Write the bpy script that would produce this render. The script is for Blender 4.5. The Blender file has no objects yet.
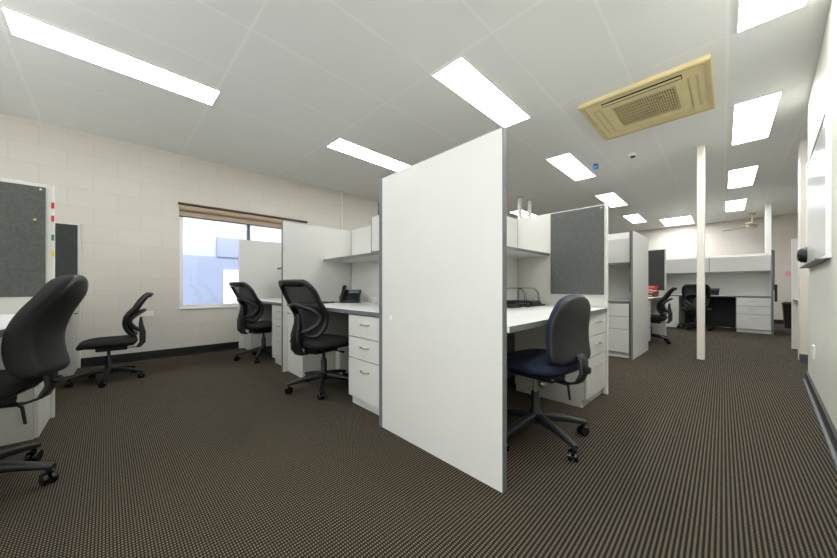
import bpy, bmesh, math, random
from math import pi, sin, cos, radians
from mathutils import Vector, Matrix
random.seed(4)
S = bpy.context.scene
COL = S.collection

# ------------------------------------------------------------------ camera, world, sun, exposure
cam_d = bpy.data.cameras.new('camera')
cam = bpy.data.objects.new('camera', cam_d)
COL.objects.link(cam)
cam.location = (0, 0, 0.9)
cam.rotation_euler = (pi/2, 0, radians(46.616))
cam_d.sensor_width = 36
cam_d.lens = 36*308/837
cam_d.shift_y = 8/837
cam_d.clip_start = 0.02
S.camera = cam

W = bpy.data.worlds.new('world')
S.world = W
W.use_nodes = True
W.node_tree.nodes['Background'].inputs[0].default_value = (0.94, 0.965, 1.0, 1)
W.node_tree.nodes['Background'].inputs[1].default_value = 4.6
sun_d = bpy.data.lights.new('sun', 'SUN')
sun_d.energy = 3.0
sun_d.angle = radians(1)
sun_d.color = (1.0, 0.97, 0.92)
sun = bpy.data.objects.new('sun', sun_d)
COL.objects.link(sun)
sun.rotation_euler = Vector((-0.70, -0.12, -0.70)).to_track_quat('-Z', 'Y').to_euler()
LIGHT = 20.0
S.view_settings.view_transform = 'Standard'
S.view_settings.look = 'None'
S.view_settings.gamma = 1
S.view_settings.use_curve_mapping = False
S.view_settings.exposure = 0.12

H = 2.65          # ceiling height
GR = radians(1.98)  # the ceiling grid and the carpet run two degrees off the walls


# ------------------------------------------------------------------ materials
def lin(c):
    return tuple((v/255/12.92 if v/255 <= 0.04045 else ((v/255+0.055)/1.055)**2.4) for v in c)


def mat(name, rgb, rough=0.5, metal=0.0, spec=0.5, noise=0.0, nscale=40, bump=0.0, bscale=200, emit=0, trans=0, sheen=0):
    m = bpy.data.materials.new(name)
    m.use_nodes = True
    nt = m.node_tree
    b = nt.nodes['Principled BSDF']
    c = lin(rgb)
    b.inputs['Base Color'].default_value = (*c, 1)
    b.inputs['Roughness'].default_value = rough
    b.inputs['Metallic'].default_value = metal
    b.inputs['Specular IOR Level'].default_value = spec
    if sheen:
        b.inputs['Sheen Weight'].default_value = sheen
    if emit:
        b.inputs['Emission Color'].default_value = (*c, 1)
        b.inputs['Emission Strength'].default_value = emit
    if trans:
        b.inputs['Transmission Weight'].default_value = trans
    if noise or bump:
        tc = nt.nodes.new('ShaderNodeTexCoord')
    if noise:
        n = nt.nodes.new('ShaderNodeTexNoise')
        n.inputs['Scale'].default_value = nscale
        n.inputs['Detail'].default_value = 4
        nt.links.new(tc.outputs['Object'], n.inputs['Vector'])
        r = nt.nodes.new('ShaderNodeValToRGB')
        r.color_ramp.elements[0].position = 0.3
        r.color_ramp.elements[1].position = 0.7
        r.color_ramp.elements[0].color = (*[v*(1-noise) for v in c], 1)
        r.color_ramp.elements[1].color = (*[min(1, v*(1+noise)) for v in c], 1)
        nt.links.new(n.outputs[0], r.inputs[0])
        nt.links.new(r.outputs[0], b.inputs['Base Color'])
    if bump:
        n2 = nt.nodes.new('ShaderNodeTexNoise')
        n2.inputs['Scale'].default_value = bscale
        nt.links.new(tc.outputs['Object'], n2.inputs['Vector'])
        bp = nt.nodes.new('ShaderNodeBump')
        bp.inputs['Strength'].default_value = bump
        bp.inputs['Distance'].default_value = 0.002
        nt.links.new(n2.outputs[0], bp.inputs['Height'])
        nt.links.new(bp.outputs[0], b.inputs['Normal'])
    return m


M_LAM = mat('white_laminate', (206, 205, 199), 0.42, noise=0.012, nscale=3)
M_TOP = mat('worktop_laminate', (228, 229, 224), 0.35, noise=0.012, nscale=5)
M_EDGE = mat('grey_edging', (104, 108, 108), 0.45, noise=0.03, nscale=20)
M_DEDGE = mat('dark_edging', (62, 64, 66), 0.45, noise=0.03, nscale=20)
M_WEDGE = mat('white_edging', (222, 222, 214), 0.4, noise=0.02, nscale=20)
M_PIN = mat('grey_felt', (88, 90, 87), 0.95, noise=0.16, nscale=60, bump=0.5, bscale=300)
M_PIND = mat('dark_grey_felt', (62, 64, 62), 0.95, noise=0.20, nscale=90, bump=0.5, bscale=300)
M_CHAR = mat('charcoal_board', (52, 53, 54), 0.8, noise=0.1, nscale=30)
M_CHROME = mat('brushed_metal', (190, 190, 185), 0.28, metal=1.0, noise=0.05, nscale=60)
M_BLACK = mat('black_plastic', (17, 17, 18), 0.45, noise=0.1, nscale=30)
M_GLOSS = mat('glossy_black_plastic', (16, 17, 19), 0.22, noise=0.1, nscale=30)
M_GREYP = mat('dark_grey_plastic', (34, 35, 38), 0.4, noise=0.1, nscale=30)
M_FAB = mat('black_fabric', (22, 22, 20), 0.9, noise=0.25, nscale=250, bump=0.4, bscale=600)
M_BLUE = mat('navy_fabric', (32, 42, 66), 0.9, noise=0.25, nscale=200, bump=0.4, bscale=600)
M_POST = mat('cream_paint', (228, 223, 208), 0.4, noise=0.02, nscale=6)
M_WHITE = mat('white_paint', (232, 232, 226), 0.45, noise=0.02, nscale=6)
M_ACY = mat('yellowed_plastic', (228, 212, 160), 0.5, noise=0.05, nscale=5)
M_ACY2 = mat('yellowed_louvre', (208, 192, 142), 0.5, noise=0.05, nscale=9)
M_ACF = mat('air_filter', (128, 118, 86), 0.8, noise=0.1, nscale=60)
M_DARK = mat('dark_void', (22, 20, 16), 0.8, noise=0.1, nscale=9)
M_BBOARD = mat('black_skirting', (30, 30, 32), 0.35, noise=0.1, nscale=9)
M_GSKIRT = mat('grey_skirting', (78, 82, 88), 0.35, noise=0.1, nscale=9)
M_RED = mat('red_card', (190, 26, 28), 0.5, noise=0.06, nscale=30)
M_BROWN = mat('brown_card', (110, 52, 34), 0.6, noise=0.12, nscale=30)
M_PAPER = mat('paper', (226, 222, 208), 0.7, noise=0.03, nscale=30)
M_PINK = mat('pink_card', (236, 160, 168), 0.6, noise=0.03, nscale=30)
M_BLIND = mat('brown_blind_fabric', (176, 156, 134), 0.85, noise=0.05, nscale=150)
M_BRAIL = mat('dark_brown_rail', (92, 76, 60), 0.5, noise=0.05, nscale=20)
M_SCREEN = mat('lcd_screen', (96, 120, 112), 0.25, noise=0.03, nscale=20)
M_CYAN = mat('blue_plastic', (60, 140, 210), 0.4, noise=0.05, nscale=20)
M_WB = mat('whiteboard_enamel', (218, 222, 218), 0.22, noise=0.01, nscale=3)
M_YEL = mat('yellow_card', (220, 200, 60), 0.5, noise=0.03, nscale=20)
M_GRN = mat('green_card', (60, 120, 90), 0.5, noise=0.03, nscale=20)
M_FANM = mat('fan_metal', (214, 206, 180), 0.35, noise=0.03, nscale=20)
M_DIFF = mat('lit_diffuser', (250, 252, 255), 0.5, emit=LIGHT)


def m_mesh():
    m = bpy.data.materials.new('black_mesh_fabric')
    m.use_nodes = True
    nt = m.node_tree
    b = nt.nodes['Principled BSDF']
    b.inputs['Base Color'].default_value = (0.006, 0.006, 0.006, 1)
    b.inputs['Roughness'].default_value = 0.7
    tc = nt.nodes.new('ShaderNodeTexCoord')
    n = nt.nodes.new('ShaderNodeTexNoise')
    n.inputs['Scale'].default_value = 120
    nt.links.new(tc.outputs['Object'], n.inputs['Vector'])
    mr = nt.nodes.new('ShaderNodeMapRange')
    mr.inputs['To Min'].default_value = 0.66
    mr.inputs['To Max'].default_value = 0.82
    nt.links.new(n.outputs[0], mr.inputs['Value'])
    nt.links.new(mr.outputs[0], b.inputs['Alpha'])
    return m


M_MESH = m_mesh()


def m_carpet():
    m = bpy.data.materials.new('ribbed_carpet')
    m.use_nodes = True
    nt = m.node_tree
    N, L = nt.nodes, nt.links
    b = N['Principled BSDF']
    b.inputs['Roughness'].default_value = 0.95
    b.inputs['Specular IOR Level'].default_value = 0.15
    tc = N.new('ShaderNodeTexCoord')
    mp = N.new('ShaderNodeMapping')
    mp.inputs['Rotation'].default_value = (0, 0, -GR)
    L.new(tc.outputs['Object'], mp.inputs['Vector'])
    sp = N.new('ShaderNodeSeparateXYZ')
    L.new(mp.outputs[0], sp.inputs[0])

    def wave(sock, period, lo, hi):
        a = N.new('ShaderNodeMath'); a.operation = 'MULTIPLY'
        a.inputs[1].default_value = 2*pi/period
        L.new(sock, a.inputs[0])
        s = N.new('ShaderNodeMath'); s.operation = 'SINE'
        L.new(a.outputs[0], s.inputs[0])
        r = N.new('ShaderNodeMapRange')
        r.interpolation_type = 'SMOOTHSTEP'
        r.inputs['From Min'].default_value = lo
        r.inputs['From Max'].default_value = hi
        L.new(s.outputs[0], r.inputs['Value'])
        return r.outputs[0]
    wx = wave(sp.outputs[0], 0.0146, -0.5, 0.75)
    wy = wave(sp.outputs[1], 0.0092, -0.7, 0.4)
    mul = N.new('ShaderNodeMath'); mul.operation = 'MULTIPLY'
    L.new(wx, mul.inputs[0]); L.new(wy, mul.inputs[1])
    n = N.new('ShaderNodeTexNoise')
    n.inputs['Scale'].default_value = 60
    n.inputs['Detail'].default_value = 3
    L.new(tc.outputs['Object'], n.inputs['Vector'])
    n2 = N.new('ShaderNodeMapRange')
    n2.inputs['To Min'].default_value = 0.6
    n2.inputs['To Max'].default_value = 1.25
    L.new(n.outputs[0], n2.inputs['Value'])
    mul2 = N.new('ShaderNodeMath'); mul2.operation = 'MULTIPLY'
    L.new(mul.outputs[0], mul2.inputs[0]); L.new(n2.outputs[0], mul2.inputs[1])
    mx = N.new('ShaderNodeMix'); mx.data_type = 'RGBA'
    mx.inputs['A'].default_value = (*lin((31, 28, 25)), 1)
    mx.inputs['B'].default_value = (*lin((124, 113, 93)), 1)
    L.new(mul2.outputs[0], mx.inputs['Factor'])
    L.new(mx.outputs['Result'], b.inputs['Base Color'])
    return m


def m_blockwall():
    m = bpy.data.materials.new('painted_block_wall')
    m.use_nodes = True
    nt = m.node_tree
    N, L = nt.nodes, nt.links
    b = N['Principled BSDF']
    b.inputs['Roughness'].default_value = 0.5
    tc = N.new('ShaderNodeTexCoord')
    sp = N.new('ShaderNodeSeparateXYZ')
    L.new(tc.outputs['Object'], sp.inputs[0])
    cb = N.new('ShaderNodeCombineXYZ')
    ad = N.new('ShaderNodeMath'); ad.operation = 'ADD'
    L.new(sp.outputs[0], ad.inputs[0]); L.new(sp.outputs[1], ad.inputs[1])
    L.new(ad.outputs[0], cb.inputs[0]); L.new(sp.outputs[2], cb.inputs[1])
    br = N.new('ShaderNodeTexBrick')
    br.inputs['Scale'].default_value = 1
    br.inputs['Brick Width'].default_value = 0.4
    br.inputs['Row Height'].default_value = 0.2
    br.inputs['Mortar Size'].default_value = 0.0035
    br.inputs['Mortar Smooth'].default_value = 0.6
    br.inputs['Color1'].default_value = (*lin((210, 204, 193)), 1)
    br.inputs['Color2'].default_value = (*lin((207, 201, 190)), 1)
    br.inputs['Mortar'].default_value = (*lin((197, 191, 179)), 1)
    L.new(cb.outputs[0], br.inputs['Vector'])
    L.new(br.outputs['Color'], b.inputs['Base Color'])
    bp = N.new('ShaderNodeBump')
    bp.invert = True
    bp.inputs['Strength'].default_value = 0.35
    bp.inputs['Distance'].default_value = 0.003
    L.new(br.outputs['Fac'], bp.inputs['Height'])
    L.new(bp.outputs[0], b.inputs['Normal'])
    return m


def m_ceiling():
    m = bpy.data.materials.new('ceiling_sheets')
    m.use_nodes = True
    nt = m.node_tree
    N, L = nt.nodes, nt.links
    b = N['Principled BSDF']
    b.inputs['Roughness'].default_value = 0.6
    tc = N.new('ShaderNodeTexCoord')
    mp = N.new('ShaderNodeMapping')
    mp.inputs['Rotation'].default_value = (0, 0, -GR)
    L.new(tc.outputs['Object'], mp.inputs['Vector'])
    sp = N.new('ShaderNodeSeparateXYZ')
    L.new(mp.outputs[0], sp.inputs[0])

    def line(sock, period, off, w):
        a = N.new('ShaderNodeMath'); a.operation = 'SUBTRACT'; a.inputs[1].default_value = off
        L.new(sock, a.inputs[0])
        p = N.new('ShaderNodeMath'); p.operation = 'PINGPONG'; p.inputs[1].default_value = period/2
        L.new(a.outputs[0], p.inputs[0])
        r = N.new('ShaderNodeMapRange')
        r.inputs['From Min'].default_value = w*0.75
        r.inputs['From Max'].default_value = w
        r.inputs['To Min'].default_value = 1
        r.inputs['To Max'].default_value = 0
        L.new(p.outputs[0], r.inputs['Value'])
        return r.outputs[0]
    # a point (x, y) of the room sits at (x cos + y sin, -x sin + y cos) in the grid's frame
    lx = line(sp.outputs[0], 0.576, -2.303*cos(GR)+0.61*sin(GR), 0.011)
    ly = line(sp.outputs[1], 1.178, 2.303*sin(GR)+0.61*cos(GR), 0.011)
    mxm = N.new('ShaderNodeMath'); mxm.operation = 'MAXIMUM'
    L.new(lx, mxm.inputs[0]); L.new(ly, mxm.inputs[1])
    mx = N.new('ShaderNodeMix'); mx.data_type = 'RGBA'
    mx.inputs['A'].default_value = (*lin((238, 239, 235)), 1)
    mx.inputs['B'].default_value = (*lin((244, 245, 241)), 1)
    L.new(mxm.outputs[0], mx.inputs['Factor'])
    L.new(mx.outputs['Result'], b.inputs['Base Color'])
    bp = N.new('ShaderNodeBump')
    bp.inputs['Strength'].default_value = 0.25
    bp.inputs['Distance'].default_value = 0.003
    L.new(mxm.outputs[0], bp.inputs['Height'])
    L.new(bp.outputs[0], b.inputs['Normal'])
    return m


M_CARPET, M_BLOCK, M_CEIL = m_carpet(), m_blockwall(), m_ceiling()
M_PLASTER = mat('plaster_wall', (226, 224, 212), 0.55, noise=0.015, nscale=4)


# ------------------------------------------------------------------ mesh helpers
def BM():
    return bmesh.new()


def bx(bm, lo, hi, bev=0.0, mtx=None):
    """axis-aligned box from corner to corner"""
    lo, hi = Vector(lo), Vector(hi)
    r = bmesh.ops.create_cube(bm, size=1)
    vs = r['verts']
    for v in vs:
        v.co = Vector((lo[i]+(v.co[i]+0.5)*(hi[i]-lo[i]) for i in range(3)))
    if bev:
        es = list({e for v in vs for e in v.link_edges})
        rb = bmesh.ops.bevel(bm, geom=es, offset=bev, segments=2, affect='EDGES', profile=0.5)
        vs = list({v for f in rb['faces'] for v in f.verts} | {v for v in vs if v.is_valid})
    if mtx:
        bmesh.ops.transform(bm, matrix=mtx, verts=[v for v in vs if v.is_valid])
    return bm


def prism(bm, poly, z0, z1):
    a = [bm.verts.new((x, y, z0)) for x, y in poly]
    b = [bm.verts.new((x, y, z1)) for x, y in poly]
    n = len(poly)
    bm.faces.new(a[::-1]); bm.faces.new(b)
    for i in range(n):
        bm.faces.new((a[i], a[(i+1) % n], b[(i+1) % n], b[i]))
    return bm


def tube(bm, pts, r, seg=10, closed=False, flat=1.0):
    """round bar along points; r is a number or one per point; flat squashes it along its second axis"""
    pts = [Vector(p) for p in pts]
    n = len(pts)
    rs = r if isinstance(r, (list, tuple)) else [r]*n
    rings = []
    prev = None
    for i, p in enumerate(pts):
        if closed:
            t = (pts[(i+1) % n]-pts[i-1]).normalized()
        else:
            t = (pts[min(i+1, n-1)]-pts[max(i-1, 0)]).normalized()
        if prev is None:
            up = Vector((0, 0, 1)) if abs(t.z) < 0.9 else Vector((0, 1, 0))
            u = t.cross(up).normalized()
        else:
            u = (prev-t*prev.dot(t)).normalized()
        prev = u
        v = t.cross(u)
        rings.append([bm.verts.new(p+u*cos(2*pi*k/seg)*rs[i]+v*sin(2*pi*k/seg)*rs[i]*flat) for k in range(seg)])
    for i in range(n if closed else n-1):
        a, b = rings[i], rings[(i+1) % n]
        for k in range(seg):
            bm.faces.new((a[k], a[(k+1) % seg], b[(k+1) % seg], b[k]))
    if not closed:
        bm.faces.new(rings[0][::-1]); bm.faces.new(rings[-1])
    return bm


def lathe(bm, prof, seg=24, mtx=None):
    """prof: (radius, height) pairs around Z"""
    rings = []
    for r, z in prof:
        rings.append([bm.verts.new((r*cos(2*pi*k/seg), r*sin(2*pi*k/seg), z)) for k in range(seg)])
    for a, b in zip(rings, rings[1:]):
        for k in range(seg):
            bm.faces.new((a[k], a[(k+1) % seg], b[(k+1) % seg], b[k]))
    bm.faces.new(rings[0][::-1]); bm.faces.new(rings[-1])
    if mtx:
        bmesh.ops.transform(bm, matrix=mtx, verts=[v for g in rings for v in g])
    return bm


def loft(bm, rings):
    vr = [[bm.verts.new(p) for p in g] for g in rings]
    n = len(vr[0])
    for a, b in zip(vr, vr[1:]):
        for k in range(n):
            bm.faces.new((a[k], a[(k+1) % n], b[(k+1) % n], b[k]))
    bm.faces.new(vr[0][::-1]); bm.faces.new(vr[-1])
    return bm


def obj(name, bm, m, parent=None, smooth=False, loc=None):
    bmesh.ops.recalc_face_normals(bm, faces=bm.faces)
    me = bpy.data.meshes.new(name)
    bm.to_mesh(me); bm.free()
    me.materials.append(m)
    if smooth:
        for p in me.polygons:
            p.use_smooth = True
        me.set_sharp_from_angle(angle=radians(40))
    o = bpy.data.objects.new(name, me)
    COL.objects.link(o)
    if parent:
        o.parent = parent
    if loc:
        o.location = loc
    return o


def tag(o, label, cat, group=None):
    o['label'] = label
    o['category'] = cat
    if group:
        o['group'] = group
    return o


def thing(name, label, cat, loc=(0, 0, 0), rz=0, group=None):
    o = bpy.data.objects.new(name, None)
    COL.objects.link(o)
    o.empty_display_size = 0.1
    o.location = loc
    o.rotation_euler = (0, 0, rz)
    return tag(o, label, cat, group)


def struct(name, bm, m, parent=None):
    o = obj(name, bm, m, parent)
    if not parent:
        o['kind'] = 'structure'
    return o


def copy_thing(src, loc, rz, label, group=None, scale=1.0):
    r = src.copy(); COL.objects.link(r)
    r.location = loc; r.rotation_euler = (0, 0, rz); r.scale = (scale,)*3
    r['label'] = label
    if group:
        r['group'] = group

    def rec(a, b):
        for ch in list(a.children):
            c = ch.copy(); COL.objects.link(c); c.parent = b
            c.matrix_parent_inverse = ch.matrix_parent_inverse
            rec(ch, c)
    rec(src, r)
    return r


# ------------------------------------------------------------------ room shell
XW = -5.12                       # face of the window wall
YB, YF = -2.4, 11.6
struct('floor', bx(BM(), (-5.4, YB, -0.1), (3.2, YF+0.2, 0)), M_CARPET)
struct('ceiling', bx(BM(), (-5.4, YB, H), (3.2, YF+0.2, H+0.15)), M_CEIL)

WY0, WY1, WZ0, WZ1 = 0.50, 2.20, 0.625, 1.985
bm = BM()
bx(bm, (XW-0.2, YB, 0), (XW, WY0, H))
bx(bm, (XW-0.2, WY1, 0), (XW, YF, H))
bx(bm, (XW-0.2, WY0, 0), (XW, WY1, WZ0))
bx(bm, (XW-0.2, WY0, WZ1), (XW, WY1, H))
bmesh.ops.remove_doubles(bm, verts=bm.verts, dist=1e-5)
struct('wall_left', bm, M_BLOCK)
struct('wall_far', bx(BM(), (XW-0.2, YF, 0), (2.4, YF+0.2, H)), M_BLOCK)


def rwx(y):
    return 0.357+(y-2.95)*0.034


RE = 4.72
struct('wall_right', prism(BM(), [(rwx(YB), YB), (rwx(RE), RE), (2.4, RE), (2.4, YB)], 0, H), M_PLASTER)
struct('wall_light_stop', bx(BM(), (2.2, RE, 0), (2.4, YF, H)), M_PLASTER)  # unseen wall, added to keep sky light from leaking in
struct('wall_back_light_block', bx(BM(), (XW-0.2, YB-0.15, 0), (-2.9, YB, H)), M_PLASTER)  # unseen part-width wall, shaped to cut the daylight on the left
struct('baseboard_left', bx(bx(BM(), (XW, YB, 0), (XW+0.018, YF, 0.10)), (XW+0.018, YB, 0), (XW+0.034, YF, 0.016)), M_BBOARD)
struct('baseboard_far', bx(BM(), (XW+0.04, YF-0.018, 0), (2.2, YF, 0.10)), M_BBOARD)
struct('baseboard_right', prism(BM(), [(rwx(YB)-0.016, YB), (rwx(RE)-0.016, RE+0.012), (rwx(RE), RE+0.012), (rwx(YB), YB)], 0, 0.095), M_BBOARD)
struct('trim_1', prism(BM(), [(rwx(YB)-0.030, YB), (rwx(RE)-0.030, RE+0.02), (rwx(RE)-0.016, RE+0.02), (rwx(YB)-0.016, YB)], 0, 0.014), M_EDGE)
# pier beyond the end of the right wall
pier = thing('square_pier', 'cream square pier with dark skirting beyond the end of the whiteboard wall', 'pillar', (0.605, 5.97, 0))
obj('shaft', bx(BM(), (-0.145, -0.12, 0.0), (0.145, 0.12, H)), M_POST, pier)
obj('skirting', bx(BM(), (-0.155, -0.135, 0.0), (0.155, -0.121, 0.10)), M_GSKIRT, pier)

# window
wf = struct('window_1', bx(bx(bx(bx(BM(), (XW-0.10, WY0, WZ0), (XW-0.01, WY0+0.035, WZ1)), (XW-0.10, WY1-0.035, WZ0), (XW-0.01, WY1, WZ1)),
            (XW-0.10, WY0+0.035, WZ0), (XW-0.01, WY1-0.035, WZ0+0.035)), (XW-0.10, WY0+0.035, WZ1-0.035), (XW-0.01, WY1-0.035, WZ1)), M_WHITE)
obj('mullion', bx(BM(), (XW-0.09, 1.318, WZ0+0.035), (XW-0.02, 1.352, WZ1-0.035)), M_EDGE, wf)
obj('window_sill', bx(BM(), (XW-0.012, WY0-0.01, WZ0-0.022), (XW+0.015, WY1+0.01, WZ0), 0.003), M_WHITE, wf)
M_GLASS = bpy.data.materials.new('window_glass')
M_GLASS.use_nodes = True
nt = M_GLASS.node_tree
nt.nodes.remove(nt.nodes['Principled BSDF'])
tr = nt.nodes.new('ShaderNodeBsdfTransparent'); tr.inputs[0].default_value = (0.78, 0.80, 0.83, 1)
gl = nt.nodes.new('ShaderNodeBsdfGlossy'); gl.inputs['Roughness'].default_value = 0.02
fr = nt.nodes.new('ShaderNodeFresnel'); fr.inputs[0].default_value = 1.5
mxs = nt.nodes.new('ShaderNodeMixShader')
nt.links.new(fr.outputs[0], mxs.inputs[0]); nt.links.new(tr.outputs[0], mxs.inputs[1]); nt.links.new(gl.outputs[0], mxs.inputs[2])
nt.links.new(mxs.outputs[0], nt.nodes['Material Output'].inputs['Surface'])
obj('pane', bx(BM(), (XW-0.060, WY0+0.035, WZ0+0.035), (XW-0.054, 1.318, WZ1-0.035)), M_GLASS, wf)
obj('pane', bx(BM(), (XW-0.060, 1.352, WZ0+0.035), (XW-0.054, WY1-0.035, WZ1-0.035)), M_GLASS, wf)

# outside: yard and a shed standing in for blurred outdoors and window reflections
M_YARD = mat('concrete_yard', (205, 204, 200), 0.8, noise=0.05, nscale=2)
M_SHEDW = mat('pale_render', (188, 192, 203), 0.7, noise=0.04, nscale=1.5)
M_SHEDB = mat('blue_grey_cladding', (146, 155, 178), 0.6, noise=0.06, nscale=2)
M_SHEDD = mat('shed_white_paint', (250, 250, 250), 0.5, noise=0.01, nscale=2)
o = struct('yard_ground', bx(BM(), (-16, -6, -0.25), (-5.4, 12, -0.15)), M_YARD)
shed = thing('backdrop_building', 'pale blue and white building standing in for the blurred view outside the window', 'building', (-8.4, 1.6, -0.15))
obj('wall', bx(BM(), (-3, -4.5, 0), (0, 6.5, 3.3)), M_SHEDW, shed)
obj('cladding_panel', bx(BM(), (0, -0.9, 0), (0.06, 1.55, 1.75)), M_SHEDB, shed)
obj('cladding_panel', bx(BM(), (0, -0.1, 1.75), (0.10, 3.4, 2.20)), M_SHEDB, shed)
obj('door', bx(BM(), (0.06, 0.02, 0.0), (0.10, 0.52, 1.45)), M_SHEDD, shed)  # stands for a bright rectangle in the window view
obj('parapet', bx(BM(), (-3, -4.5, 3.3), (0.12, 6.5, 3.45)), M_SHEDD, shed)

# blind
bl = thing('roller_blind', 'raised brown roller blind across the top of the window', 'blind', (XW, 1.35, 1.84))
obj('top_rail', bx(BM(), (0.0, -0.87, 0.148), (0.075, 0.86, 0.168), 0.003), M_BRAIL, bl)
tb = BM(); tube(tb, [(0.038, -0.855, 0.105), (0.038, 0.47, 0.105)], 0.036, 16)
obj('rolled_fabric', tb, M_BLIND, bl, True)
obj('hanging_fabric', bx(BM(), (0.006, -0.855, 0.004), (0.012, 0.855, 0.11)), M_BLIND, bl)
obj('bottom_bar', bx(BM(), (0.003, -0.855, -0.012), (0.017, 0.855, 0.004), 0.002), M_DEDGE, bl)

# pipe, sockets on the window wall
pp = BM(); tube(pp, [(0, 0, 0.10), (0, 0, H)], 0.020, 12)
tag(obj('conduit_pipe', pp, M_POST, loc=(XW+0.021, 2.87, 0)), 'cream vertical conduit pipe running up the block wall to the ceiling', 'pipe')
so = thing('wall_socket', 'cream double wall socket low on the block wall beside the black chair', 'socket', (XW, 0.18, 0.565))
obj('face_plate', bx(BM(), (0, -0.06, -0.035), (0.010, 0.06, 0.035), 0.003), M_POST, so)
obj('switch', bx(BM(), (0.010, -0.030, 0.008), (0.013, -0.016, 0.024)), M_WHITE, so)
obj('switch', bx(BM(), (0.010, 0.016, 0.008), (0.013, 0.030, 0.024)), M_WHITE, so)
so = thing('light_switch', 'white switch plate low on the right wall near the skirting', 'switch', (rwx(4.1), 4.10, 0.365))
obj('face_plate', bx(BM(), (-0.014, -0.040, -0.055), (0.002, 0.040, 0.055), 0.003), M_WHITE, so)
obj('rocker', bx(BM(), (-0.018, -0.012, -0.02), (-0.014, 0.012, 0.02)), M_WHITE, so)


# ------------------------------------------------------------------ ceiling fittings
def grid_rot():
    return GR


def light(x, y, label, w=0.29, l=1.165, emit=M_DIFF):
    t = thing('ceiling_light', label, 'ceiling light', (x, y, H), GR, 'fluorescent ceiling lights')
    bm = BM()
    W2, L2 = w/2, l/2
    for lo, hi in (((-W2-0.012, -L2-0.012, -0.008), (-W2, L2+0.012, 0)), ((W2, -L2-0.012, -0.008), (W2+0.012, L2+0.012, 0)),
                   ((-W2, -L2-0.012, -0.008), (W2, -L2, 0)), ((-W2, L2, -0.008), (W2, L2+0.012, 0))):
        bx(bm, lo, hi)
    obj('frame', bm, M_WHITE, t)
    obj('diffuser', bx(BM(), (-W2, -L2, -0.006), (W2, L2, -0.001)), emit, t)
    return t


for x, y, lab in (
    (-3.34, 0.01, 'long ceiling light at the top left, above the pinboard partitions'),
    (-3.43, 2.39, 'ceiling light seen just left of the tall partition top, above the window side desks'),
    (-3.54, 4.72, 'ceiling light hidden beyond the tall partition on the window side'),
    (-3.63, 7.07, 'ceiling light behind the two thin posts at far left of the aisle'),
    (-1.64, 2.42, 'ceiling light touching the top corner of the tall partition'),
    (-1.735, 4.76, 'ceiling light over the aisle left of the blue sensor'),
    (-1.83, 7.11, 'ceiling light just above the pinboard top corner, second beyond the blue sensor'),
    (-1.92, 9.46, 'small distant ceiling light of the middle row, beside the twin light'),
    (0.17, 0.10, 'unseen ceiling light added above the camera by the right wall, out of frame'),  # unseen lamp repeating its row, kept because it lights the right wall
    (0.135, 2.46, 'ceiling light cut by the top edge of the view, right of the yellowed air conditioner'),
    (0.062, 4.82, 'ceiling light between the air conditioner and the whiteboard wall'),
    (-0.033, 7.16, 'ceiling light right of the cream post, second from the far end of its row'),
    (-0.135, 9.49, 'farthest ceiling light of the right row, nearest the ceiling fan'),
):
    light(x, y, lab)
light(-1.225, 10.63, 'wide double ceiling light near the far wall, left of the cream post', w=0.60)

ac = thing('cassette_air_conditioner', 'yellowed square air conditioner cassette set in the ceiling', 'air conditioner', (-0.647, 3.635, H), radians(1.0))
bm = BM()
a, b_, c_ = 0.465, 0.425, 0.30


def ringplate(bm, ro, ri, z0, z1):
    def sq(r, z):
        return [bm.verts.new((sx*r, sy*r, z)) for sx, sy in ((-1, -1), (1, -1), (1, 1), (-1, 1))]
    o0, o1, i0, i1 = sq(ro, z0), sq(ro, z1), sq(ri, z0), sq(ri, z1)
    for k in range(4):
        j = (k+1) % 4
        for q in ((o0[k], o0[j], i0[j], i0[k]), (o1[k], o1[j], i1[j], i1[k]), (o0[k], o0[j], o1[j], o1[k]), (i0[k], i0[j], i1[j], i1[k])):
            bm.faces.new(q)


ringplate(bm, 0.465, 0.235, -0.030, 0)
obj('fascia', bm, M_ACY, ac)
bm = BM()
ringplate(bm, 0.455, 0.425, -0.036, -0.0305)
obj('rim', bm, M_ACY2, ac)
obj('grille_back', bx(BM(), (-0.234, -0.234, -0.016), (0.234, 0.234, -0.004)), M_ACF, ac)
bm = BM()
for k in range(26):
    q = -0.226+k*0.452/25
    bx(bm, (q-0.0045, -0.234, -0.030), (q+0.0045, 0.234, -0.020))
for k in range(8):
    q = -0.21+k*0.06
    bx(bm, (-0.234, q-0.003, -0.0295), (0.234, q+0.003, -0.0205))
obj('intake_grille', bm, M_ACY2, ac)
for k in range(4):
    R_ = Matrix.Rotation(k*pi/2, 4, 'Z')
    obj('air_slot', bx(BM(), (-0.29, -0.385, -0.0325), (0.29, -0.315, -0.0305), 0, R_), M_DARK if k == 0 else M_ACY2, ac)
    obj('louvre', bx(BM(), (-0.285, -0.366, -0.038), (0.285, -0.336 if k == 0 else -0.328, -0.033), 0.001, R_), M_ACY, ac)

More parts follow.
